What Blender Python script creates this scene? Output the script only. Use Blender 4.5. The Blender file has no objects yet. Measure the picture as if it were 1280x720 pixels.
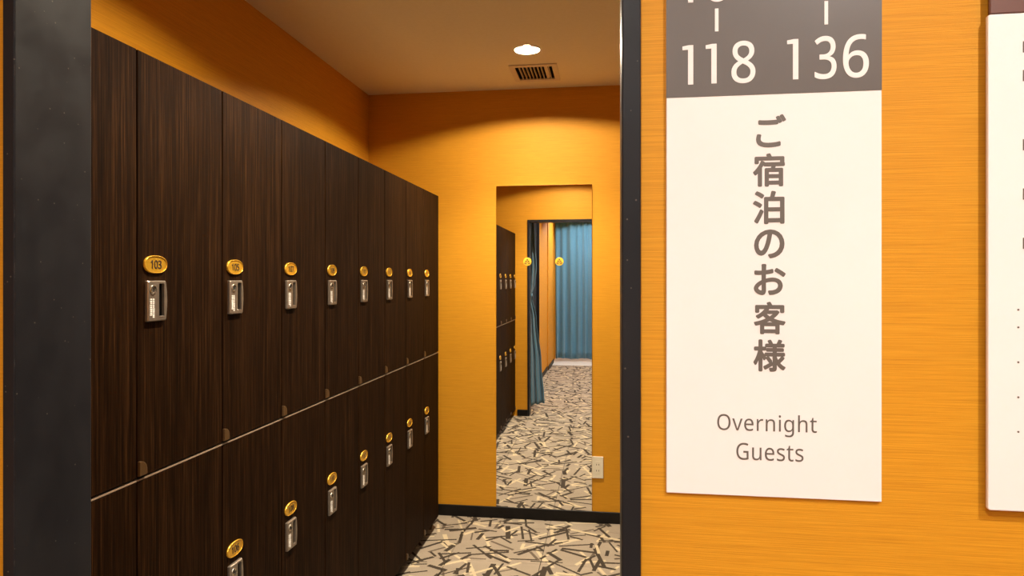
import bpy, bmesh, math, random, os
from mathutils import Vector, Matrix
random.seed(7)
scene = bpy.context.scene
COL = scene.collection

# ------------------------------------------------------------------ camera
cam_d = bpy.data.cameras.new('camera'); cam = bpy.data.objects.new('camera', cam_d); COL.objects.link(cam)
cam.location = (0, 0, 1.3632)
cam.rotation_euler = (math.pi / 2, 0, 0.1426)
cam_d.sensor_width = 36.0
cam_d.lens = 36.0 * 846.3 / 1280.0
cam_d.shift_y = -10.74 / 1280.0
cam_d.clip_start = 0.02
scene.camera = cam

# ------------------------------------------------------------------ world, exposure
world = bpy.data.worlds.new('world'); scene.world = world
world.use_nodes = True
world.node_tree.nodes['Background'].inputs[0].default_value = (1.0, 0.85, 0.7, 1)
world.node_tree.nodes['Background'].inputs[1].default_value = 0.01
vs = scene.view_settings
vs.view_transform = 'Standard'; vs.look = 'None'; vs.exposure = 0.0; vs.gamma = 1.0; vs.use_curve_mapping = False
LAMP_COLOR = (1.0, 0.86, 0.66)
ROOM_LAMP = 20000.0      # radiance of the bulbs inside the locker room
ROOM_BEAM = 145.0         # watts of the downward beam of each locker room lamp
HALL_LAMP = 21500.0      # radiance of the bulbs in the corridor
# bulb positions (x, y); all are recessed in the ceiling
ROOM_LAMPS = [(-0.383, 3.17), (-0.383, 1.58)]
HALL_LAMPS = [(0.72, -0.28), (-0.25, -0.75), (0.35, -2.1), (-0.35, -3.0), (0.3, -4.25)]  # the last one is added behind the end curtain so light leaks under it

# ------------------------------------------------------------------ dimensions
ZC = 2.447              # ceiling
YB = 3.823              # back wall
XW = -1.401             # left wall
XR = 0.667              # right wall of the locker room
YI, YN = 0.927, 0.812   # inner and outer faces of the wall with the opening
XCL, XCR = -0.920, 1.60  # corridor side walls
YE = -4.9               # corridor end
XL = -0.929             # face of the locker doors
LS, LW = 0.9265, 0.300  # first locker column, column width
XLR = 0.195             # face of the facing row of lockers (out of view behind the sign wall)
ZT, ZM, ZB = 1.823, 0.966, 0.060

# ------------------------------------------------------------------ node helpers
def mat(name, color=(.5, .5, .5), rough=.5, metal=0.0, spec=.5):
    m = bpy.data.materials.new(name); m.use_nodes = True
    b = m.node_tree.nodes['Principled BSDF']
    b.inputs['Base Color'].default_value = (*color, 1)
    b.inputs['Roughness'].default_value = rough
    b.inputs['Metallic'].default_value = metal
    b.inputs['Specular IOR Level'].default_value = spec
    return m

def N(m, t, **kw):
    n = m.node_tree.nodes.new(t)
    for k, v in kw.items(): setattr(n, k, v)
    return n

def L(m, a, b): m.node_tree.links.new(a, b)

def bsdf(m): return m.node_tree.nodes['Principled BSDF']

def stretched_noise(m, scale, detail=4, rough=.6, coord='pos'):
    if coord == 'pos':
        src = N(m, 'ShaderNodeNewGeometry').outputs['Position']
    else:
        src = N(m, 'ShaderNodeTexCoord').outputs['Object']
    mp = N(m, 'ShaderNodeMapping'); mp.inputs['Scale'].default_value = scale
    L(m, src, mp.inputs['Vector'])
    n = N(m, 'ShaderNodeTexNoise'); n.inputs['Scale'].default_value = 1.0
    n.inputs['Detail'].default_value = detail; n.inputs['Roughness'].default_value = rough
    L(m, mp.outputs[0], n.inputs['Vector'])
    return n.outputs['Fac']

def ramp(m, fac, stops):
    r = N(m, 'ShaderNodeValToRGB'); e = r.color_ramp.elements
    while len(e) < len(stops): e.new(.5)
    for i, (p, c) in enumerate(stops):
        e[i].position = p; e[i].color = (*c, 1)
    L(m, fac, r.inputs['Fac'])
    return r.outputs['Color']

def mixc(m, fac, a, b, mode='MIX'):
    x = N(m, 'ShaderNodeMix', data_type='RGBA', blend_type=mode)
    if hasattr(fac, 'links'): L(m, fac, x.inputs[0])
    else: x.inputs[0].default_value = fac
    for v, s in ((a, x.inputs[6]), (b, x.inputs[7])):
        if hasattr(v, 'links'): L(m, v, s)
        else: s.default_value = (*v, 1)
    return x.outputs[2]

def bump(m, h, strength=.2, dist=.002):
    b = N(m, 'ShaderNodeBump'); b.inputs['Strength'].default_value = strength; b.inputs['Distance'].default_value = dist
    L(m, h, b.inputs['Height']); L(m, b.outputs[0], bsdf(m).inputs['Normal'])

# ------------------------------------------------------------------ materials
def wallpaper():
    m = mat('orange_woven_wallpaper', rough=.62, spec=.3)
    a = stretched_noise(m, (11, 11, 1000), 3, .7)
    b = stretched_noise(m, (2.6, 2.6, 420), 3, .6)
    ca = ramp(m, a, [(.25, (.50, .203, .006)), (.5, (.62, .272, .010)), (.75, (.70, .332, .018))])
    cb = ramp(m, b, [(.3, (.87, .85, .82)), (.6, (1, 1, 1))])
    c = mixc(m, 1.0, ca, cb, 'MULTIPLY')
    L(m, c, bsdf(m).inputs['Base Color']); bump(m, a, .25, .0012)
    return m

def wood():
    m = mat('dark_wenge_laminate', rough=.58, spec=.03)
    a = stretched_noise(m, (330, 330, 5), 4, .65)
    b = stretched_noise(m, (45, 45, 1.2), 3, .6)
    ca = ramp(m, a, [(.30, (.0050, .0019, .0006)), (.52, (.0150, .0060, .0019)), (.72, (.050, .0215, .0072))])
    cb = ramp(m, b, [(.3, (.62, .60, .58)), (.65, (1.1, 1.08, 1.05))])
    L(m, mixc(m, 1.0, ca, cb, 'MULTIPLY'), bsdf(m).inputs['Base Color']); bump(m, a, .12, .0006)
    return m

def frame_paint():
    m = mat('charcoal_painted_metal', rough=.42, spec=.2)
    v = N(m, 'ShaderNodeTexVoronoi'); v.inputs['Scale'].default_value = 55
    g = N(m, 'ShaderNodeNewGeometry'); L(m, g.outputs['Position'], v.inputs['Vector'])
    chip = ramp(m, v.outputs['Distance'], [(.045, (1, 1, 1)), (.07, (0, 0, 0))])
    n = stretched_noise(m, (9, 9, 3), 3)
    base = ramp(m, n, [(.3, (.0105, .0105, .0125)), (.7, (.0160, .0160, .0185))])
    bv = N(m, 'ShaderNodeBevel', samples=6); bv.inputs['Radius'].default_value = .0016
    dt = N(m, 'ShaderNodeVectorMath', operation='DOT_PRODUCT'); L(m, bv.outputs[0], dt.inputs[0]); L(m, g.outputs['True Normal'], dt.inputs[1])
    edge = ramp(m, dt.outputs['Value'], [(.80, (1, 1, 1)), (.97, (0, 0, 0))])
    wn = ramp(m, stretched_noise(m, (90, 90, 38), 4, .7), [(.56, (0, 0, 0)), (.62, (1, 1, 1))])
    worn = mixc(m, 1.0, edge, wn, 'MULTIPLY')
    c1_ = mixc(m, chip, base, (.10, .085, .07))
    L(m, mixc(m, worn, c1_, (.22, .185, .15)), bsdf(m).inputs['Base Color'])
    rn = stretched_noise(m, (14, 14, 14), 4)
    rr = ramp(m, rn, [(.35, (.36,) * 3), (.7, (.52,) * 3)])
    L(m, rr, bsdf(m).inputs['Roughness'])
    return m

def stick_group():
    g = bpy.data.node_groups.new('carpet_sticks', 'ShaderNodeTree')
    g.interface.new_socket('Vector', in_out='INPUT', socket_type='NodeSocketVector')
    for s in ('Cell', 'Turn', 'Seed', 'Width', 'Keep'):
        g.interface.new_socket(s, in_out='INPUT', socket_type='NodeSocketFloat')
    g.interface.new_socket('Mask', in_out='OUTPUT', socket_type='NodeSocketFloat')
    nd, ln = g.nodes.new, g.links.new
    i = nd('NodeGroupInput'); o = nd('NodeGroupOutput')
    def math_(op, a, b=None, c=None):
        n = nd('ShaderNodeMath'); n.operation = op
        for k, v in enumerate((a, b, c)):
            if v is None: continue
            if hasattr(v, 'links'): ln(v, n.inputs[k])
            else: n.inputs[k].default_value = v
        return n.outputs[0]
    def vmath(op, a, b=None, s=None):
        n = nd('ShaderNodeVectorMath'); n.operation = op
        ln(a, n.inputs[0])
        if b is not None:
            if hasattr(b, 'links'): ln(b, n.inputs[1])
            else: n.inputs[1].default_value = b
        if s is not None: ln(s, n.inputs['Scale'])
        return n.outputs[0]
    r = nd('ShaderNodeVectorRotate'); r.rotation_type = 'Z_AXIS'
    ln(i.outputs['Vector'], r.inputs['Vector']); ln(i.outputs['Turn'], r.inputs['Angle'])
    inv = math_('DIVIDE', 1.0, i.outputs['Cell'])
    sc = vmath('SCALE', r.outputs[0], s=inv)
    off = nd('ShaderNodeCombineXYZ')
    ln(math_('MULTIPLY', i.outputs['Seed'], 3.37), off.inputs[0]); ln(math_('MULTIPLY', i.outputs['Seed'], 7.13), off.inputs[1])
    p = vmath('ADD', sc, off.outputs[0])
    flat = vmath('MULTIPLY', p, (1, 1, 0))
    cell = vmath('FLOOR', flat)
    loc = vmath('SUBTRACT', vmath('SUBTRACT', flat, cell), (.5, .5, 0))
    seedv = nd('ShaderNodeCombineXYZ'); ln(i.outputs['Seed'], seedv.inputs[2])
    w = nd('ShaderNodeTexWhiteNoise'); w.noise_dimensions = '3D'
    ln(vmath('ADD', cell, seedv.outputs[0]), w.inputs['Vector'])
    sp = nd('ShaderNodeSeparateColor'); ln(w.outputs['Color'], sp.inputs[0])
    ang = math_('MULTIPLY', sp.outputs[0], 6.2832)
    r2 = nd('ShaderNodeVectorRotate'); r2.rotation_type = 'Z_AXIS'
    ln(loc, r2.inputs['Vector']); ln(ang, r2.inputs['Angle'])
    sx = nd('ShaderNodeSeparateXYZ'); ln(r2.outputs[0], sx.inputs[0])
    hl = math_('MULTIPLY_ADD', sp.outputs[1], .30, .19)           # half length in cells
    hw = math_('MULTIPLY', math_('MULTIPLY_ADD', sp.outputs[2], .65, .72), math_('DIVIDE', i.outputs['Width'], i.outputs['Cell']))
    ax = math_('LESS_THAN', math_('ABSOLUTE', sx.outputs[0]), hl)
    ay = math_('LESS_THAN', math_('ABSOLUTE', sx.outputs[1]), hw)
    kp = math_('LESS_THAN', w.outputs['Value'], i.outputs['Keep'])
    ln(math_('MULTIPLY', math_('MULTIPLY', ax, ay), kp), o.inputs[0])
    return g

def carpet():
    m = mat('patterned_carpet', rough=.95, spec=.1)
    grp = stick_group()
    pos = N(m, 'ShaderNodeNewGeometry').outputs['Position']
    fine = stretched_noise(m, (420, 420, 420), 2, .7)
    soft = stretched_noise(m, (7, 7, 7), 3, .5)
    # slightly fuzzy edges: jitter the coordinate with fibre noise
    jn = N(m, 'ShaderNodeTexNoise'); jn.inputs['Scale'].default_value = 260; L(m, pos, jn.inputs['Vector'])
    js = N(m, 'ShaderNodeVectorMath', operation='MULTIPLY_ADD'); L(m, jn.outputs['Color'], js.inputs[0])
    js.inputs[1].default_value = (.007, .007, 0); L(m, pos, js.inputs[2])
    col = ramp(m, fine, [(.3, (.25, .205, .152)), (.7, (.42, .347, .262))])
    layers = [('l', .20, 1.1, 2.3, .0085, 1.), ('m', .21, .55, 6.3, .0060, .8), ('d', .22, .3, 1.1, .0080, 1.), ('l', .26, .15, 9.4, .0075, .8),
              ('d', .17, .8, 3.7, .0070, 1.), ('d', .25, 1.6, 5.9, .0105, 1.), ('l', .17, 2.0, 4.1, .0085, .7),
              ('d', .12, 2.4, 8.2, .0085, .5), ('d', .20, 2.9, 12.4, .0065, .85), ('d', .23, 1.2, 15.1, .0085, .8)]
    dark = ramp(m, fine, [(.3, (.035, .026, .018)), (.7, (.075, .058, .042))])
    mid = ramp(m, fine, [(.3, (.10, .078, .055)), (.7, (.17, .13, .095))])
    lite = ramp(m, fine, [(.3, (.47, .375, .235)), (.7, (.63, .52, .345))])
    for kind, cell, turn, seed, wid, keep in layers:
        gn = N(m, 'ShaderNodeGroup'); gn.node_tree = grp
        L(m, js.outputs[0], gn.inputs['Vector'])
        for k, v in (('Cell', cell), ('Turn', turn), ('Seed', seed), ('Width', wid), ('Keep', keep)): gn.inputs[k].default_value = v
        col = mixc(m, gn.outputs[0], col, {'d': dark, 'l': lite, 'm': mid}[kind])
    tone = ramp(m, soft, [(.3, (.9, .9, .9)), (.7, (1.05, 1.05, 1.05))])
    L(m, mixc(m, 1.0, col, tone, 'MULTIPLY'), bsdf(m).inputs['Base Color']); bump(m, fine, .5, .003)
    return m

def fabric():
    m = mat('blue_curtain_cloth', rough=.8, spec=.25)
    a = stretched_noise(m, (500, 500, 60), 2, .6)
    L(m, ramp(m, a, [(.3, (.055, .160, .250)), (.7, (.085, .230, .345))]), bsdf(m).inputs['Base Color'])
    bsdf(m).inputs['Sheen Weight'].default_value = .3
    bump(m, a, .1, .001)
    return m

def noisy(name, c1, c2, scale, rough=.5, metal=0, spec=.5, bmp=0.0):
    m = mat(name, rough=rough, metal=metal, spec=spec)
    a = stretched_noise(m, scale, 3, .6)
    L(m, ramp(m, a, [(.3, c1), (.7, c2)]), bsdf(m).inputs['Base Color'])
    if bmp: bump(m, a, bmp, .001)
    return m

M = dict(
    wall=wallpaper(), wood=wood(), frame=frame_paint(), carpet=carpet(), cloth=fabric(),
    ceiling=noisy('cream_ceiling_paper', (.85, .74, .51), (.88, .77, .55), (60, 60, 60), .8, 0, .2, .1),
    base=noisy('black_baseboard', (.006, .005, .004), (.011, .008, .007), (20, 20, 20), .45, 0, .2),
    inner=noisy('dark_cabinet_board', (.008, .004, .002), (.014, .008, .004), (50, 50, 5), .7),
    plinth=noisy('black_plinth', (.006, .004, .003), (.010, .007, .005), (40, 40, 40), .7),
    strip=noisy('lit_door_edge', (.24, .17, .115), (.31, .22, .15), (10, 40, 10), .35),
    cap=noisy('brown_hinge_plastic', (.062, .031, .010), (.078, .040, .014), (60, 60, 60), .38),
    gold=noisy('gold_plate', (.66, .365, .030), (.74, .42, .045), (50, 50, 50), .26, .55),
    ink=noisy('dark_brown_print', (.018, .007, .002), (.024, .010, .003), (90, 90, 90), .5),
    lock=noisy('bronze_grey_lock_metal', (.25, .205, .16), (.30, .25, .20), (80, 80, 80), .36, .7),
    slot=noisy('black_slot_shade', (.003, .002, .0015), (.005, .0035, .0025), (50, 50, 50), .8, 0, .05),
    chrome=noisy('key_cylinder_metal', (.42, .38, .32), (.5, .45, .38), (90, 90, 90), .25, .9),
    print=noisy('white_lock_print', (.80, .76, .70), (.85, .82, .76), (90, 90, 90), .6),
    sign=noisy('white_sign_acrylic', (.80, .765, .755), (.82, .785, .775), (9, 9, 9), .4, 0, .3),
    header=noisy('grey_sign_acrylic', (.104, .090, .082), (.112, .098, .090), (9, 9, 9), .4, 0, .4),
    text=noisy('grey_brown_print', (.115, .098, .085), (.125, .108, .094), (60, 60, 60), .5),
    brown=noisy('maroon_sign_header', (.115, .050, .040), (.13, .058, .046), (9, 9, 9), .4),
    ivory=noisy('ivory_socket_plastic', (.74, .66, .50), (.78, .70, .54), (30, 30, 30), .35),
    mirror=mat('mirror_silver', (.93, .93, .92), .0, 1.0),
    mback=noisy('mirror_backing', (.05, .04, .03), (.06, .05, .04), (30, 30, 30), .6),
    ventp=noisy('beige_vent_paint', (.70, .58, .42), (.76, .63, .46), (40, 40, 40), .5),
    dark=noisy('dark_duct', (.015, .012, .01), (.02, .016, .013), (40, 40, 40), .8),
    can=noisy('black_can_baffle', (.030, .026, .022), (.036, .031, .026), (40, 40, 40), .4),
    white=noisy('white_can_enamel', (.82, .80, .76), (.86, .84, .80), (40, 40, 40), .3),
    vinyl=noisy('pale_vinyl_floor', (.66, .64, .60), (.72, .70, .66), (12, 12, 12), .4),
    sub=noisy('grey_underlay', (.03, .026, .022), (.045, .04, .034), (12, 12, 12), .9),
    emblem=noisy('brown_emblem_print', (.045, .018, .004), (.055, .022, .006), (90, 90, 90), .5),
    yellow=noisy('yellow_sticker', (.86, .50, .03), (.90, .54, .05), (60, 60, 60), .35),
    rail=noisy('white_rail', (.70, .66, .58), (.74, .70, .62), (40, 40, 40), .4),
)

def emitter(name, color, strength):
    m = bpy.data.materials.new(name); m.use_nodes = True
    t = m.node_tree; t.nodes.clear()
    e = t.nodes.new('ShaderNodeEmission'); e.inputs[0].default_value = (*color, 1); e.inputs[1].default_value = strength
    o = t.nodes.new('ShaderNodeOutputMaterial'); t.links.new(e.outputs[0], o.inputs[0])
    return m
M['bulb'] = emitter('lit_bulb_warm', LAMP_COLOR, ROOM_LAMP)
M['bulb_hall'] = emitter('lit_bulb_corridor', (1.0, .955, .90), HALL_LAMP)

# ------------------------------------------------------------------ geometry helpers
def link(name, me, m=None, parent=None, loc=(0, 0, 0)):
    if m is not None and not me.materials: me.materials.append(m)
    o = bpy.data.objects.new(name, me); COL.objects.link(o)
    if parent: o.parent = parent
    o.location = loc
    return o

def bm_box(bm, x0, y0, z0, x1, y1, z1):
    v = [bm.verts.new(p) for p in ((x0, y0, z0), (x1, y0, z0), (x1, y1, z0), (x0, y1, z0), (x0, y0, z1), (x1, y0, z1), (x1, y1, z1), (x0, y1, z1))]
    return [bm.faces.new([v[i] for i in f]) for f in ((0, 3, 2, 1), (4, 5, 6, 7), (0, 1, 5, 4), (1, 2, 6, 5), (2, 3, 7, 6), (3, 0, 4, 7))]

def mesh(bm, name, bevel=0, seg=1, smooth=False):
    if bevel: bmesh.ops.bevel(bm, geom=list(bm.edges), offset=bevel, segments=seg, affect='EDGES', profile=.5)
    bm.normal_update()
    me = bpy.data.meshes.new(name); bm.to_mesh(me); bm.free()
    if smooth:
        for p in me.polygons: p.use_smooth = True
    return me

def boxes(name, lst, m, parent=None, bevel=0, seg=1, loc=(0, 0, 0)):
    bm = bmesh.new()
    for b in lst: bm_box(bm, *b)
    return link(name, mesh(bm, name, bevel, seg), m, parent, loc)

def box(name, b, m, parent=None, bevel=0, seg=1, loc=(0, 0, 0)): return boxes(name, [b], m, parent, bevel, seg, loc)

def prism(name, pts, axis, a0, a1, m, parent=None, loc=(0, 0, 0), bevel=0, seg=2, smooth=False):
    """extrude a 2D outline. axis 'x': pts=(y,z) from x=a0 to a1; axis 'y': pts=(x,z)"""
    bm = bmesh.new()
    def P(p, a): return (a, p[0], p[1]) if axis == 'x' else (p[0], a, p[1]) if axis == 'y' else (p[0], p[1], a)
    lo = [bm.verts.new(P(p, a0)) for p in pts]; hi = [bm.verts.new(P(p, a1)) for p in pts]
    n = len(pts)
    f0 = bm.faces.new(lo); f1 = bm.faces.new(hi)
    for i in range(n): bm.faces.new((lo[i], lo[(i + 1) % n], hi[(i + 1) % n], hi[i]))
    bmesh.ops.recalc_face_normals(bm, faces=bm.faces)
    if bevel:
        bmesh.ops.bevel(bm, geom=list(f1.edges), offset=bevel, segments=seg, affect='EDGES', profile=.5)
    return link(name, mesh(bm, name, 0, 1, smooth), m, parent, loc)

def rrect(x0, z0, x1, z1, r, n=4):
    out = []
    for cx, cz, a in ((x1 - r, z1 - r, 0), (x0 + r, z1 - r, 90), (x0 + r, z0 + r, 180), (x1 - r, z0 + r, 270)):
        for k in range(n + 1):
            t = math.radians(a + 90 * k / n); out.append((cx + r * math.cos(t), cz + r * math.sin(t)))
    return out

def oval(cx, cz, rx, rz, n=28, p=2.6):
    out = []
    for k in range(n):
        t = 2 * math.pi * k / n; c, s = math.cos(t), math.sin(t)
        out.append((cx + rx * math.copysign(abs(c) ** (2 / p), c), cz + rz * math.copysign(abs(s) ** (2 / p), s)))
    return out

def lathe(name, prof, m, parent=None, loc=(0, 0, 0), n=32, axis='z', smooth=True, closed=False):
    bm = bmesh.new(); rings = []
    for r, z in prof:
        ring = []
        for k in range(n):
            t = 2 * math.pi * k / n
            p = (r * math.cos(t), r * math.sin(t), z)
            if axis == 'x': p = (z, r * math.cos(t), r * math.sin(t))
            if axis == 'y': p = (r * math.cos(t), z, r * math.sin(t))
            ring.append(bm.verts.new(p))
        rings.append(ring)
    for a, b in zip(rings, rings[1:]):
        for k in range(n): bm.faces.new((a[k], a[(k + 1) % n], b[(k + 1) % n], b[k]))
    if closed: bm.faces.new(rings[0]); bm.faces.new(rings[-1])
    bmesh.ops.remove_doubles(bm, verts=bm.verts, dist=1e-6)
    bmesh.ops.recalc_face_normals(bm, faces=bm.faces)
    return link(name, mesh(bm, name, 0, 1, smooth), m, parent, loc)

def empty(name, loc=(0, 0, 0)):
    o = bpy.data.objects.new(name, None); COL.objects.link(o); o.location = loc; o.empty_display_size = .05
    return o

def tag(o, label=None, cat=None, group=None, kind=None):
    if label: o['label'] = label
    if cat: o['category'] = cat
    if group: o['group'] = group
    if kind: o['kind'] = kind
    return o

def struct(o, label=None, cat=None): return tag(o, label, cat, None, 'structure')

# fonts that ship with Blender itself (the built-in one is used where the file is missing)
FONT = None
try:
    _d = bpy.utils.system_resource('DATAFILES', path='fonts')
    _p = os.path.join(_d, 'NotoSansHebrew-Regular.woff2')
    if os.path.exists(_p): FONT = bpy.data.fonts.load(_p)
except Exception:
    FONT = None

def glyphs(body, font=None, bold=0.0, space=1.0, res=5):
    """outline mesh of a word, as vertices and faces normalised to its own box (0..1, 0..1)"""
    c = bpy.data.curves.new('lettering', 'FONT')
    if font: c.font = font
    c.body = body; c.resolution_u = res; c.space_character = space; c.fill_mode = 'FRONT'
    o = bpy.data.objects.new('lettering', c); COL.objects.link(o)
    me = o.to_mesh()
    vs_ = [(v.co.x, v.co.y) for v in me.vertices]; fs = [tuple(p.vertices) for p in me.polygons]
    o.to_mesh_clear(); bpy.data.objects.remove(o); bpy.data.curves.remove(c)
    x0 = min(v[0] for v in vs_); x1 = max(v[0] for v in vs_); y0 = min(v[1] for v in vs_); y1 = max(v[1] for v in vs_)
    return [((x - x0) / (x1 - x0), (y - y0) / (y1 - y0)) for x, y in vs_], fs

def lettering(name, items, plane, depth, m, parent=None, loc=(0, 0, 0), th=.0004):
    """items: (body, font, bold, (a0, z0, a1, z1)[, space]); plane 'y' faces -y, plane 'x' faces +x. A thin raised print."""
    V, F = [], []
    for it in items:
        body, font, bold, b = it[:4]; sp = it[4] if len(it) > 4 else 1.0
        vv, ff = glyphs(body, font, bold, sp)
        sh = [(0, 0)] if not bold else [(bold * math.cos(q * math.pi / 4), bold * math.sin(q * math.pi / 4)) for q in range(8)]
        for n_, (dx, dz) in enumerate(sh):          # heavier weight: the outline swept round a small circle
            k = len(V); dd = depth + n_ * 4e-6
            for (x, y) in vv:
                a = b[0] + bold + (b[2] - b[0] - 2 * bold) * x + dx; z = b[1] + bold + (b[3] - b[1] - 2 * bold) * y + dz
                V.append((a, dd, z) if plane == 'y' else (dd, a, z))
            F += [tuple(i + k for i in f) for f in ff]
    me = bpy.data.meshes.new(name); me.from_pydata(V, [], F)
    bm = bmesh.new(); bm.from_mesh(me)
    bmesh.ops.remove_doubles(bm, verts=bm.verts, dist=1e-6)
    d = Vector((0, th, 0)) if plane == 'y' else Vector((-th, 0, 0))
    g = bmesh.ops.extrude_face_region(bm, geom=list(bm.faces))
    bmesh.ops.translate(bm, verts=[e for e in g['geom'] if isinstance(e, bmesh.types.BMVert)], vec=d)
    bmesh.ops.recalc_face_normals(bm, faces=bm.faces)
    bm.to_mesh(me); bm.free()
    return link(name, me, m, parent, loc)

def strokes(name, rects, plane, depth, m, parent=None, th=.0004, loc=(0, 0, 0)):
    return boxes(name, [((a0, depth, z0, a1, depth + th, z1) if plane == 'y' else (depth - th, a0, z0, depth, a1, z1)) for a0, z0, a1, z1 in rects], m, parent, 0, 1, loc)

# ================================================================== SETTING
CANS = [(x, y) for x, y in ROOM_LAMPS + HALL_LAMPS]
VENT = (-0.5055, 3.388, -0.2605, 3.668)

def ceiling():
    bm = bmesh.new(); bm_box(bm, -1.501, YE, ZC, 1.70, YB + .1, ZC + .16)
    o = link('ceiling', mesh(bm, 'ceiling'), M['ceiling'])
    cut = bmesh.new()
    for x, y in CANS:
        bmesh.ops.create_cone(cut, cap_ends=True, segments=40, radius1=.0565, radius2=.0565, depth=.24,
                              matrix=Matrix.Translation((x, y, ZC + .06)))
    bm_box(cut, VENT[0] + .022, VENT[1] + .022, ZC - .05, VENT[2] - .022, VENT[3] - .022, ZC + .10)
    bmesh.ops.recalc_face_normals(cut, faces=cut.faces)
    c = link('ceiling_cutter', mesh(cut, 'ceiling_cutter'))
    md = o.modifiers.new('holes', 'BOOLEAN'); md.object = c; md.operation = 'DIFFERENCE'; md.solver = 'EXACT'
    bpy.context.view_layer.update()
    me = bpy.data.meshes.new_from_object(o.evaluated_get(bpy.context.evaluated_depsgraph_get()))
    o.modifiers.clear(); o.data = me
    bpy.data.objects.remove(c)
    if not me.materials: me.materials.append(M['ceiling'])
    struct(o)
ceiling()

OX0, OX1, OZ = -0.8055, 0.0366, 1.957          # rough opening in the front wall
struct(box('wall_left', (XW - .1, YI, 0, XW, YB + .1, ZC), M['wall']))
struct(box('wall_back', (XW, YB, 0, XR, YB + .1, ZC), M['wall']))
struct(box('wall_right', (XR, YI, 0, XR + .1, YB + .1, ZC), M['wall']))
struct(boxes('wall_front', [(XW - .1, YN, 0, OX0, YI, ZC), (OX1, YN, 0, 1.70, YI, ZC), (OX0, YN, OZ, OX1, YI, ZC)], M['wall']))
DY0, DY1, DZ = -1.22, -.42, 2.22               # doorway in the corridor's left wall
struct(boxes('wall_corridor_left', [(XCL - .1, YE, 0, XCL, DY0, ZC), (XCL - .1, DY1, 0, XCL, YN, ZC), (XCL - .1, DY0, DZ, XCL, DY1, ZC)], M['wall']))
struct(box('wall_corridor_right', (XCR, YE, 0, XCR + .1, YN, ZC), M['wall']))
struct(box('wall_corridor_end', (XCL, YE, 0, XCR, YE + .1, ZC), M['wall']))
# pilaster where the corridor wall steps forward
struct(box('trim_2', (XCL, -3.45, 0, XCL + .014, -2.49, ZC), M['wall'], bevel=.002))

# floor: sub floor with loose-laid carpet tiles
floor = struct(box('floor', (-1.501, -3.12, -.06, 1.70, YB + .1, -.007), M['sub']))
struct(box('floor_hall', (XCL - .1, YE, -.06, 1.70, -3.12, -.001), M['vinyl']))
TS = 0.4535
bm = bmesh.new(); g = .0014
bm_box(bm, g, g, -.007, TS - g, TS - g, 0)
tile_me = mesh(bm, 'carpet_tile', .0008); tile_me.materials.append(M['carpet'])
tx0, ty0 = -.3265 - 3 * TS, -3.12
for i in range(8):
    for j in range(16):
        x, y = tx0 + i * TS, ty0 + j * TS
        if y > YI and (x + TS < -1.15 or x > XR): continue
        if y + TS < YN and x + TS < XCL: continue
        if y + TS > YB + .1 or x + TS > 1.95: continue
        link('carpet_tile', tile_me, None, floor, (x, y, 0))
# strip that closes the last row against the back wall
ylast = ty0 + 15 * TS
for i in range(1, 6):
    x = tx0 + i * TS
    box('carpet_tile', (x + g, ylast + g, -.007, x + TS - g, YB, 0), M['carpet'], floor)

# baseboards
def baseboard(name, b): return struct(box(name, b, M['base'], bevel=.002))
BH = .064
baseboard('baseboard_back', (XW, YB - .009, 0, XR, YB, BH))
baseboard('baseboard_front', (XL + .02, YI, 0, OX0 - .001, YI + .009, BH))
baseboard('baseboard_front_right', (OX1 + .001, YI, 0, XLR - .02, YI + .009, BH))
baseboard('baseboard_corridor_left', (XCL, DY1 + .05, 0, XCL + .009, YN, BH))
baseboard('baseboard_corridor_left_far', (XCL, -2.49, 0, XCL + .009, DY0, BH))
baseboard('baseboard_corridor_left_end', (XCL + .014, -3.45, 0, XCL + .023, -2.49, BH))
baseboard('baseboard_corridor_front', (OX1 + .001, YN - .009, 0, XCR, YN, BH))

# frame of the opening
fr = struct(empty('trim_1', (-.386, .869, 0)))
def fpart(name, b):
    x, y, z = fr.location
    return box(name, (b[0] - x, b[1] - y, b[2] - z, b[3] - x, b[4] - y, b[5] - z), M['frame'], fr, .0016, 2)
FY0, FY1 = .8015, .9375
fpart('jamb', (OX0, FY0, 0, -.787, FY1, OZ))
fpart('jamb', (.0146, FY0, 0, OX1, FY1, OZ))
fpart('frame_head', (-.787, FY0, 1.935, .0146, FY1, OZ))

# dark door in the corridor wall
dr = struct(empty('door_1', (XCL, (DY0 + DY1) / 2, 0)))
hy = (DY1 - DY0) / 2
box('door_leaf', (-.06, -hy + .035, .004, -.02, hy - .035, DZ - .035), M['frame'], dr, .002)
boxes('door_casing', [(-.1, -hy, 0, .014, -hy + .035, DZ)], M['frame'], dr, .002)
boxes('door_casing', [(-.1, hy - .035, 0, .014, hy, DZ)], M['frame'], dr, .002)
boxes('door_casing', [(-.1, -hy + .035, DZ - .035, .014, hy - .035, DZ)], M['frame'], dr, .002)
h_ = lathe('door_knob', [(.0, .036), (.014, .034), (.021, .024), (.016, .012), (.009, .006), (.022, .004), (.022, 0)], M['chrome'], dr, (-.02, hy - .10, 1.0), 20, 'x')

# ================================================================== LOCKERS
pl = box('locker_plinth', (XW + .01, LS, 0, XL - .062, LS + 9 * LW, ZB), M['plinth'], None, .001)
tag(pl, 'low black recessed plinth under the row of dark lockers', 'plinth')
pl = box('locker_plinth', (XLR + .062, LS, 0, XR - .01, LS + 9 * LW, ZB), M['plinth'], None, .001)
tag(pl, 'low black recessed plinth under the facing row of lockers', 'plinth')

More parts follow.
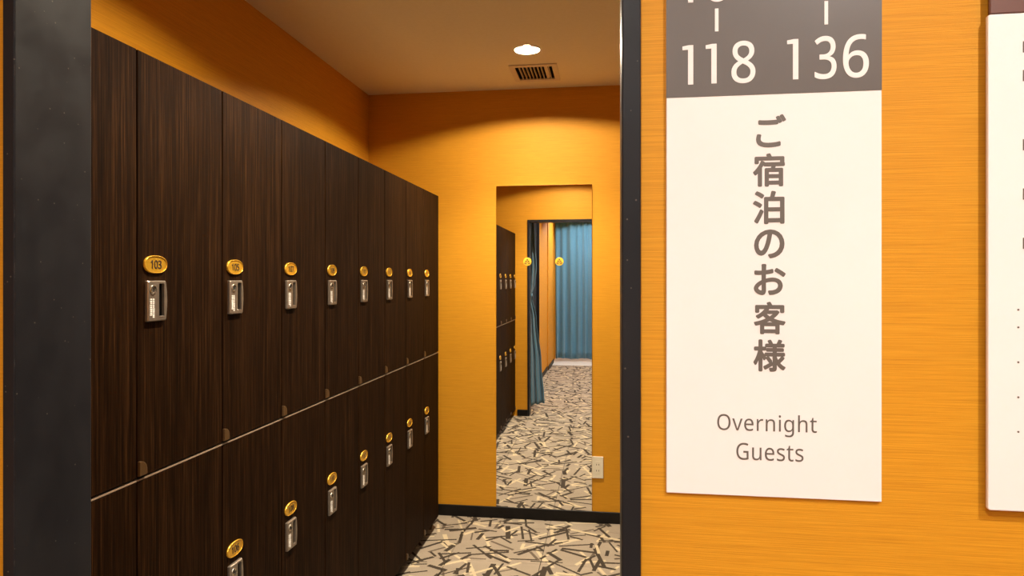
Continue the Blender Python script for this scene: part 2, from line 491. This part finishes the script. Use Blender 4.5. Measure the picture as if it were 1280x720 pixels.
def locker_mesh_set(h, lower):
    """shared meshes in locker space: x = 0 is the door face, y runs along the row, z from the locker's base"""
    s = {}
    bm = bmesh.new(); bm_box(bm, XW + .012 - XL, .0005, 0, -.0225, LW - .0005, h); s['body'] = mesh(bm, 'body', .0006)
    bm = bmesh.new(); bm_box(bm, -.0195, .0019, .002, 0, LW - .0019, h - .002 - (.0042 if lower else 0)); s['door'] = mesh(bm, 'door', .0010)
    for k, m_ in (('body', M['inner']), ('door', M['wood'])): s[k].materials.append(m_)
    if lower:
        bm = bmesh.new(); bm_box(bm, -.0195, .0020, h - .0050, .0004, LW - .0020, h - .0026); s['strip'] = mesh(bm, 'strip'); s['strip'].materials.append(M['strip'])  # pale strip: light on the lower door's top edge, put into its colour
    return s
SETS = {False: locker_mesh_set(ZT - ZM, False), True: locker_mesh_set(ZM - ZB, True)}

# shared hardware meshes (built once as template objects, their meshes are reused)
def grab(o):
    me = o.data; bpy.data.objects.remove(o); return me
PY = .0525                                      # plate centre from the hinge side edge
plate_me = grab(prism('number_plate', oval(0, 0, .0345, .0178, 32, 2.3), 'x', 0, .0032, M['gold'], bevel=.0016, seg=2, smooth=False))
def rim_mesh():
    bm = bmesh.new(); n = 32
    o1, o2 = oval(0, 0, .0352, .0185, n, 2.3), oval(0, 0, .0332, .0166, n, 2.3)
    prof = [(o1, 0), (o1, .0036), (o2, .0046), (o2, .0030)]
    R = [[bm.verts.new((x, p[0], p[1])) for p in ov] for ov, x in prof]
    for a, b in zip(R, R[1:]):
        for k in range(n): bm.faces.new((a[k], a[(k + 1) % n], b[(k + 1) % n], b[k]))
    bmesh.ops.recalc_face_normals(bm, faces=bm.faces)
    me = mesh(bm, 'plate_rim', 0, 1, True); me.materials.append(M['gold']); return me
rim_me = rim_mesh()

def lock_case():
    """lock escutcheon .062 x .084 with a real finger slot on its right half and a bulged right edge"""
    bm = bmesh.new()
    out = []                                    # outer outline, counter clockwise from upper right
    y0, y1, z0, z1 = -.031, .031, -.042, .042
    r = .004
    for k in range(9):                          # bulged right side
        t = k / 8; out.append((y1 - .0035 + .0035 * math.sin(math.pi * t), z0 + r + (z1 - z0 - 2 * r) * t))
    for cx, cz, a in ((y1 - .0035 - r, z1 - r, 0), (y0 + r, z1 - r, 90), (y0 + r, z0 + r, 180), (y1 - .0035 - r, z0 + r, 270)):
        for k in range(1, 4):
            tt = math.radians(a + 90 * k / 4); out.append((cx + r * math.cos(tt), cz + r * math.sin(tt)))
    inn = rrect(.003, -.034, .0195, .036, .002, 2)
    H = .0075
    n = len(out)
    lo = [bm.verts.new((0, p[0], p[1])) for p in out]
    mi = [bm.verts.new((H - .0025, p[0], p[1])) for p in out]
    cy, cz = 0, 0
    hi = [bm.verts.new((H, p[0] + (-.002 if p[0] > 0 else .002), p[1] * .955)) for p in out]
    for a, b in ((lo, mi), (mi, hi)):
        for k in range(n): bm.faces.new((a[k], a[(k + 1) % n], b[(k + 1) % n], b[k]))
    it = [bm.verts.new((H, p[0], p[1])) for p in inn]; ib = [bm.verts.new((.0012, p[0], p[1])) for p in inn]
    m_ = len(inn)
    for k in range(m_): bm.faces.new((it[k], ib[k], ib[(k + 1) % m_], it[(k + 1) % m_]))
    es = []
    for ring in (hi, it):
        for k in range(len(ring)):
            e = bm.edges.get((ring[k], ring[(k + 1) % len(ring)])) or bm.edges.new((ring[k], ring[(k + 1) % len(ring)]))
            es.append(e)
    bmesh.ops.triangle_fill(bm, use_beauty=True, use_dissolve=False, edges=es)
    bmesh.ops.recalc_face_normals(bm, faces=bm.faces)
    me = mesh(bm, 'lock_case'); me.materials.append(M['lock']); return me
case_me = lock_case()
slot_me = grab(prism('finger_slot', rrect(.0032, -.0338, .0193, .0358, .002, 2), 'x', 0.0002, .0011, M['slot']))  # black floor paints the shade of a recess deeper than modelled
lip_me = grab(box('slot_lip', (.002, .0034, -.0345, .0080, .0188, -.0315), M['lock'], None, .0006))
cyl_me = grab(lathe('key_cylinder', [(.0095, .0065), (.0095, .0090), (.0080, .0100), (.0070, .0088), (.0, .0088)], M['chrome'], None, (0, 0, 0), 20, 'x'))
key_me = grab(box('keyhole', (.0088, -.0009, -.0045, .0093, .0009, .0045), M['slot']))
rnd = random.Random(3)
pr = []
for col_ in range(2):
    for row in range(10 - col_ * 1):
        z = .004 - row * .0040
        w_ = .0021 + .0014 * rnd.random()
        yy = -.0145 - col_ * .0075
        pr.append((yy - w_, z - .0012 - .0008 * rnd.random(), yy + w_, z + .0010))
print_me = grab(strokes('instruction_print', pr, 'x', .00785, M['print'], None, .0004))
cap_pts = [(0, 0), (.0235, 0)] + [(.0235 * math.cos(math.radians(a)) ** .8, .006 + .0235 * math.sin(math.radians(a)) ** .8) for a in range(0, 91, 9)]
cap_pts = [(.0012, 0)] + [(max(.0012, y), z) for y, z in cap_pts[1:]]
cap_me = grab(prism('hinge_cap', cap_pts, 'x', 0, .0055, M['cap'], bevel=.0012, seg=2))

ORD = ['first', 'second', 'third', 'fourth', 'fifth', 'sixth', 'seventh', 'eighth', 'ninth']
def locker(col, lower, right=False):
    num = (119 if right else 101) + 2 * col + (1 if lower else 0)
    z0, h = (ZB, ZM - ZB) if lower else (ZM, ZT - ZM)
    t = empty('locker', (XL, LS + col * LW, z0))
    if right: t.location = (XLR, LS + (9 - col) * LW, z0); t.rotation_euler = (0, 0, math.pi)
    nth = ORD[col if right else 8 - col]
    if right: lb = 'dark wood %s locker with plate %d, %s from the mirror wall in the facing row' % ('lower' if lower else 'upper', num, nth)
    else: lb = 'dark wood %s locker with gold plate %d, %s from the mirror wall' % ('lower' if lower else 'upper', num, nth)
    tag(t, lb, 'locker', 'lockers in the facing row' if right else 'numbered lockers in the dark wood row')
    s = SETS[lower]
    link('body', s['body'], None, t)
    d = link('door', s['door'], None, t)
    if lower: link('lit_edge_strip', s['strip'], None, d)
    link('hinge_cap', cap_me, None, d, (0, 0, .0045))
    zp = (.690 if lower else 1.394) - z0
    p = link('number_plate', plate_me, None, t, (0, PY, zp)); p['label'] = 'gold oval number plate reading %d' % num
    link('plate_rim', rim_me, None, p)
    lettering('numerals', [(str(num), FONT, .0005, (-.0168, -.0088, .0168, .0088), 1.0)], 'x', .0038, M['ink'], p, th=.0005)
    k = link('lock', case_me, None, t, (0, PY + .0005, zp - .0752)); k['label'] = 'bronze grey lock with finger slot'
    link('finger_slot', slot_me, None, k); link('slot_lip', lip_me, None, k)
    link('key_cylinder', cyl_me, None, k, (0, -.0155, .0235)); link('keyhole', key_me, None, k, (0, -.0155, .0235))
    link('instruction_print', print_me, None, k)
for lower in (False, True):
    for c in range(9): locker(c, lower); locker(c, lower, True)

# ================================================================== MIRROR
MX0, MX1, MZ0, MZ1 = -.639, -.0955, .0655, 1.897
mr = empty('wall_mirror', ((MX0 + MX1) / 2, YB, MZ0))
tag(mr, 'tall frameless wall mirror rising from the black baseboard', 'mirror')
hw_ = (MX1 - MX0) / 2; mh = MZ1 - MZ0
box('backing', (-hw_, -.003, 0, hw_, -.0005, mh), M['mback'], mr)
box('mirror_glass', (-hw_, -.0075, 0, hw_, -.0031, mh), M['mirror'], mr, .0008)
def sticker(x, z):
    s = lathe('sticker', [(0, -.0012), (.0225, -.0012), (.0235, -.0008), (.0235, 0)], M['yellow'], mr, (x - mr.location.x, -.0076, z - MZ0), 32, 'y', False)
    s['label'] = 'round yellow sticker with brown emblem on mirror'
    # a small peaked emblem: tip, two shoulders, base waves
    def poly(pts): return [(a * .0275, (b - .02) * .0275) for a, b in pts]
    shapes = [poly([(0, .62), (-.20, .36), (0, .16), (.20, .36)]),
              poly([(-.08, .12), (-.34, .28), (-.50, -.04), (-.20, -.10)]),
              poly([(.08, .12), (.20, -.10), (.50, -.04), (.34, .28)]),
              poly([(0, .08), (-.14, -.14), (0, -.24), (.14, -.14)]),
              poly([(-.66, -.40), (-.60, -.18), (-.16, -.22), (-.08, -.42)]),
              poly([(.66, -.40), (.08, -.42), (.16, -.22), (.60, -.18)]),
              poly([(-.50, -.56), (-.50, -.48), (.50, -.48), (.50, -.56)])]
    for q in shapes: prism('emblem', q, 'y', -.0017, -.0010, M['emblem'], s)
sticker(-.460, 1.464); sticker(-.278, 1.464)

# wall socket
so = empty('wall_socket', (-.0635, YB, .311))
tag(so, 'ivory double wall socket beside the lower corner of the mirror', 'socket')
prism('cover_plate', [(-x, z) for x, z in rrect(-.031, -.0605, .031, .0605, .003, 3)], 'y', -.0005, -.008, M['ivory'], so, bevel=.002)
ins = prism('outlet_insert', rrect(-.0125, -.036, .0125, .036, .0015, 2), 'y', -.0079, -.0092, M['ivory'], so, bevel=.0006)
for zz in (.017, -.017):
    for xx in (-.0062, .0062):
        box('pin_slot', (xx - .0014, -.0096, zz - .0045, xx + .0014, -.0090, zz + .0045), M['dark'], ins)

# ================================================================== CEILING FITTINGS
def downlight(x, y, bulb, label, group, beam=0):
    t = empty('downlight', (x, y, ZC)); tag(t, label, 'downlight', group)
    lathe('trim_ring', [(.0555, .004), (.0555, -.001), (.0600, -.0035), (.0670, -.0020), (.0675, -.0002)], M['white'], t, n=40)
    lathe('reflector', [(.0560, .000), (.0550, .030), (.0500, .070), (.034, .100), (.0, .108)], M['can'], t, n=40)
    lathe('lamp_holder', [(.020, .104), (.020, .034), (.016, .022), (.0120, .0162), (.0, .0162)], M['can'], t, n=20)
    lathe('bulb', [(.0, .0143), (.0060, .0144), (.0105, .0147), (.0120, .0151), (.0120, .0155), (.0100, .0160), (0, .0160)], M[bulb], t, n=20)
    if beam:
        ld = bpy.data.lights.new('lamp_beam', 'SPOT'); ld.energy = beam; ld.color = LAMP_COLOR
        ld.spot_size = math.radians(112); ld.spot_blend = 1.0; ld.shadow_soft_size = .011
        lo = bpy.data.objects.new('lamp_beam', ld); COL.objects.link(lo); lo.parent = t; lo.location = (0, 0, .002)
    return t
downlight(*ROOM_LAMPS[0], 'bulb', 'lit recessed ceiling downlight beside the air vent', None, ROOM_BEAM)
downlight(*ROOM_LAMPS[1], 'bulb', 'lit recessed downlight over the near end of the lockers', None, ROOM_BEAM)
HL = ['lit recessed downlight above the two white wall signs', 'lit recessed corridor downlight facing the framed opening', 'lit recessed downlight midway along the corridor ceiling',
      'lit recessed corridor downlight just before the blue end curtain', 'added unseen downlight behind the blue end curtain, its light leaking under the hem']
for (x, y), lb in zip(HALL_LAMPS, HL): downlight(x, y, 'bulb_hall', lb, 'corridor downlights')

vx, vy = (VENT[0] + VENT[2]) / 2, (VENT[1] + VENT[3]) / 2
vt = empty('ceiling_vent', (vx, vy, ZC)); tag(vt, 'beige slatted air vent in the ceiling beside the downlight', 'vent')
a, b = (VENT[2] - VENT[0]) / 2, (VENT[3] - VENT[1]) / 2
for nm, q in (('frame_bar', (-a, -b, -.006, a, -b + .03, 0)), ('frame_bar', (-a, b - .03, -.006, a, b, 0)), ('frame_bar', (-a, -b + .03, -.006, -a + .028, b - .03, 0)), ('frame_bar', (a - .028, -b + .03, -.006, a, b - .03, 0))):
    box(nm, q, M['ventp'], vt, .001)
boxes('duct', [(-a + .0225, -b + .0225, .085, a - .0225, b - .0225, .095), (-a + .0225, -b + .0225, .004, -a + .0235, b - .0225, .085), (a - .0235, -b + .0225, .004, a - .0225, b - .0225, .085),
               (-a + .0235, -b + .0225, .004, a - .0235, -b + .0235, .085), (-a + .0235, b - .0235, .004, a - .0235, b - .0225, .085)], M['dark'], vt)
bm = bmesh.new(); bm_box(bm, -.0016, -b + .028, -.0035, .0016, b - .028, .014); slat_me = mesh(bm, 'slat', .0004); slat_me.materials.append(M['ventp'])
span = 2 * a - .056
for k in range(1, 10):
    s_ = link('slat', slat_me, None, vt, (-a + .028 + span * k / 10, 0, 0))
    if k in (8,): s_.rotation_euler = (0, math.radians(62), 0)      # one slat hangs turned flat

# ================================================================== SIGNS
SY = YN - .005                                  # face of the panel sign
sg = empty('locker_sign', (.184, YN, 1.1145)); tag(sg, 'large white and grey wall sign for overnight guests, lockers 118 and 136', 'sign')
O = sg.location
def sp(b): return (b[0] - O.x, b[1] - O.z, b[2] - O.x, b[3] - O.z)
bx0, bx1, bz0, bzm, bz1 = .0660, .3013, 1.1145, 1.5746, 1.752
pn = box('sign_panel', (bx0 - O.x, -.005, 0, bx1 - O.x, -.0005, bz1 - O.z), M['sign'], sg, .0006)
hd = box('sign_header', (bx0 - O.x, -.0054, bzm - O.z, bx1 - O.x, -.0049, bz1 - O.z), M['header'], sg); hd['label'] = 'grey header of the sign with locker numbers'
D_ = -.0058
for body, b_ in (('8', (.1391, 1.5883, .1656, 1.6369)), ('3', (.2299, 1.5892, .2533, 1.6379)), ('6', (.2602, 1.5893, .2875, 1.6381)),
                 ('0', (.1094, 1.6833, .1375, 1.7319)), ('9', (.2602, 1.6843, .2875, 1.7331))):
    lettering('numeral', [(body, FONT, .0004, sp(b_), 1.0)], 'y', D_, M['sign'], hd)
for x0_, z0_ in ((.0842, 1.5891), (.1104, 1.5893), (.2002, 1.5903), (.0842, 1.6841), (.1480, 1.6841), (.2002, 1.6853), (.2340, 1.6853)):
    x_, z_ = x0_ - O.x, z0_ - O.z             # the figure one: a stem with a short level flag
    prism('numeral', [(x_ + .0063, z_), (x_ + .0122, z_), (x_ + .0122, z_ + .0457), (x_ + .0070, z_ + .0457), (x_, z_ + .0445), (x_, z_ + .0402), (x_ + .0063, z_ + .0405)], 'y', D_ + .0004, D_, M['sign'], hd)
strokes('number_dash', [sp((.1207, 1.6492, .1247, 1.6756))], 'y', D_, M['sign'], hd)
strokes('number_dash', [sp((.2404, 1.6509, .2443, 1.6772))], 'y', D_, M['sign'], hd)
D2 = -.0054
JP = [('ご', (.1664, 1.5139, .1992, 1.5515)), ('宿', (.1629, 1.4691, .1979, 1.5073)), ('泊', (.1629, 1.4263, .1975, 1.4643)), ('の', (.1642, 1.3871, .1975, 1.4203)),
      ('お', (.1638, 1.3452, .1988, 1.3809)), ('客', (.1638, 1.3006, .1988, 1.3378)), ('様', (.1633, 1.2578, .1988, 1.2947))]
for ch, b_ in JP: lettering('character', [(ch, None, .0010, sp(b_))], 'y', D2, M['text'], pn)
lettering('english_text', [('Overnight', FONT, 0.0, sp((.1234, 1.1838, .2323, 1.2090)), 1.04)], 'y', D2, M['text'], pn)
lettering('english_text', [('Guests', FONT, 0.0, sp((.1447, 1.1562, .2180, 1.1757)), 1.04)], 'y', D2, M['text'], pn)

S2 = empty('notice_board', (.54, YN, 1.1130)); tag(S2, 'white wall notice board with maroon header and small bullet points', 'sign')
q0, zb_ = .4061 - .54, 1.1130
prism('board', [(x, z) for x, z in rrect(q0, 0, q0 + .30, 1.6502 - zb_, .003, 3)], 'y', -.0085, -.013, M['sign'], S2, bevel=.0014)
hb = box('board_header', (q0 + .0022, -.0125, 1.6507 - zb_, q0 + .298, -.0085, 1.76 - zb_), M['brown'], S2, .001); hb['label'] = 'maroon header strip of the notice board'
box('wall_batten', (q0 + .03, -.0085, .03, q0 + .27, -.0003, 1.74 - zb_), M['dark'], S2)
for zc_ in (1.3305, 1.3116, 1.2740, 1.2363, 1.1991):
    prism('bullet', oval(.4359 - .54, zc_ - zb_, .0011, .0011, 12, 2), 'y', -.0134, -.0128, M['text'], S2)
for zc_ in (1.6132, 1.5824, 1.5080, 1.4550, 1.4020):
    strokes('text_line', [(.4404 - .54, zc_ - .006 - zb_, .4424 - .54, zc_ + .006 - zb_)], 'y', -.0134, M['text'], S2)

# ================================================================== CURTAINS
def drape(name, fn, nu, nv, m, th=.0016):
    bm = bmesh.new()
    g_ = [[bm.verts.new(fn(u / nu, v / nv)) for u in range(nu + 1)] for v in range(nv + 1)]
    for v in range(nv):
        for u in range(nu): bm.faces.new((g_[v][u], g_[v][u + 1], g_[v + 1][u + 1], g_[v + 1][u]))
    bm.normal_update()
    me = mesh(bm, name, 0, 1, True)
    o = link(name, me, m)
    md = o.modifiers.new('thickness', 'SOLIDIFY'); md.thickness = th
    return o

def far_curtain(u, v):
    x = XCL + .025 + u * 1.62
    z = .045 + v * (ZC - .10 - .045)
    ph = u * 1.62 * 2 * math.pi / .115
    amp = .030 * (1 - .35 * v)
    y = -3.66 + amp * math.sin(ph + .8 * math.sin(ph * .23)) + .010 * math.sin(ph * .41 + 2 * v)
    x += .012 * math.sin(2 * ph * .5 + 1.0) * (1 - v)
    return (x, y, z + .006 * math.sin(ph * .31) * (1 - v))
c1 = drape('curtain', far_curtain, 260, 20, M['cloth'])
tag(c1, 'blue pleated curtain closing off the far end of the corridor', 'curtain')
cr = empty('curtain_rail', (0, -3.66, ZC)); tag(cr, 'slim white curtain rail above the far blue curtain', 'rail')
boxes('track', [(XCL + .01, -.012, -.022, .80, .012, 0)], M['rail'], cr, .002)
box('end_stop', (.80, -.014, -.026, .815, .014, 0), M['rail'], cr, .002)
box('heading_tape', (XCL + .03, -.004, -.060, .76, .004, -.022), M['cloth'], cr)

def near_curtain(u, v):
    z = .040 + v * (ZC - .10 - .040)
    # left and right limits of the gathered cloth by height, tied back at z = 1.20
    key = [(0.0, -.815, -.668), (.5, -.818, -.700), (.95, -.828, -.752), (1.20, -.845, -.805), (1.32, -.842, -.770), (1.50, -.838, -.752), (1.75, -.836, -.770), (2.0, -.834, -.780), (2.5, -.832, -.780)]
    for (z0, a0, b0), (z1, a1, b1) in zip(key, key[1:]):
        if z0 <= z <= z1:
            t = (z - z0) / (z1 - z0); t = t * t * (3 - 2 * t); a_, b_ = a0 + (a1 - a0) * t, b0 + (b1 - b0) * t; break
    w_ = b_ - a_
    x = a_ + w_ * u
    pinch = math.exp(-((z - 1.2) / .12) ** 2)
    y = .55 + .036 * (1 - .6 * pinch) * math.sin(u * 2 * math.pi * 2.2 + .6) + .006 * math.sin(u * 17 + z * 3)
    return (x, y, z + .03 * u * (1 - v) ** 6)
c2 = drape('curtain', near_curtain, 70, 60, M['cloth'])
tag(c2, 'blue curtain tied back beside the dark frame of the opening', 'curtain')
tb = lathe('tie_band', [(1.0, -.018), (1.08, -.010), (1.08, .010), (1.0, .018), (.96, .010), (.96, -.010), (1.0, -.018)], M['cloth'])
for v in tb.data.vertices: v.co = Vector((v.co.x * .026, v.co.y * .034, v.co.z))
tb.parent = c2; tb.location = (-.825, .55, 1.20)
cr2 = empty('curtain_rail', (-.42, .55, ZC)); tag(cr2, 'slim white curtain rail in front of the framed opening', 'rail')
boxes('track', [(XCL + .42 + .01, -.012, -.022, .48, .012, 0)], M['rail'], cr2, .002)
box('end_stop', (.48, -.014, -.026, .495, .014, 0), M['rail'], cr2, .002)
box('heading_tape', (-.832 + .42, -.004, -.090, -.78 + .42, .004, -.022), M['cloth'], cr2)
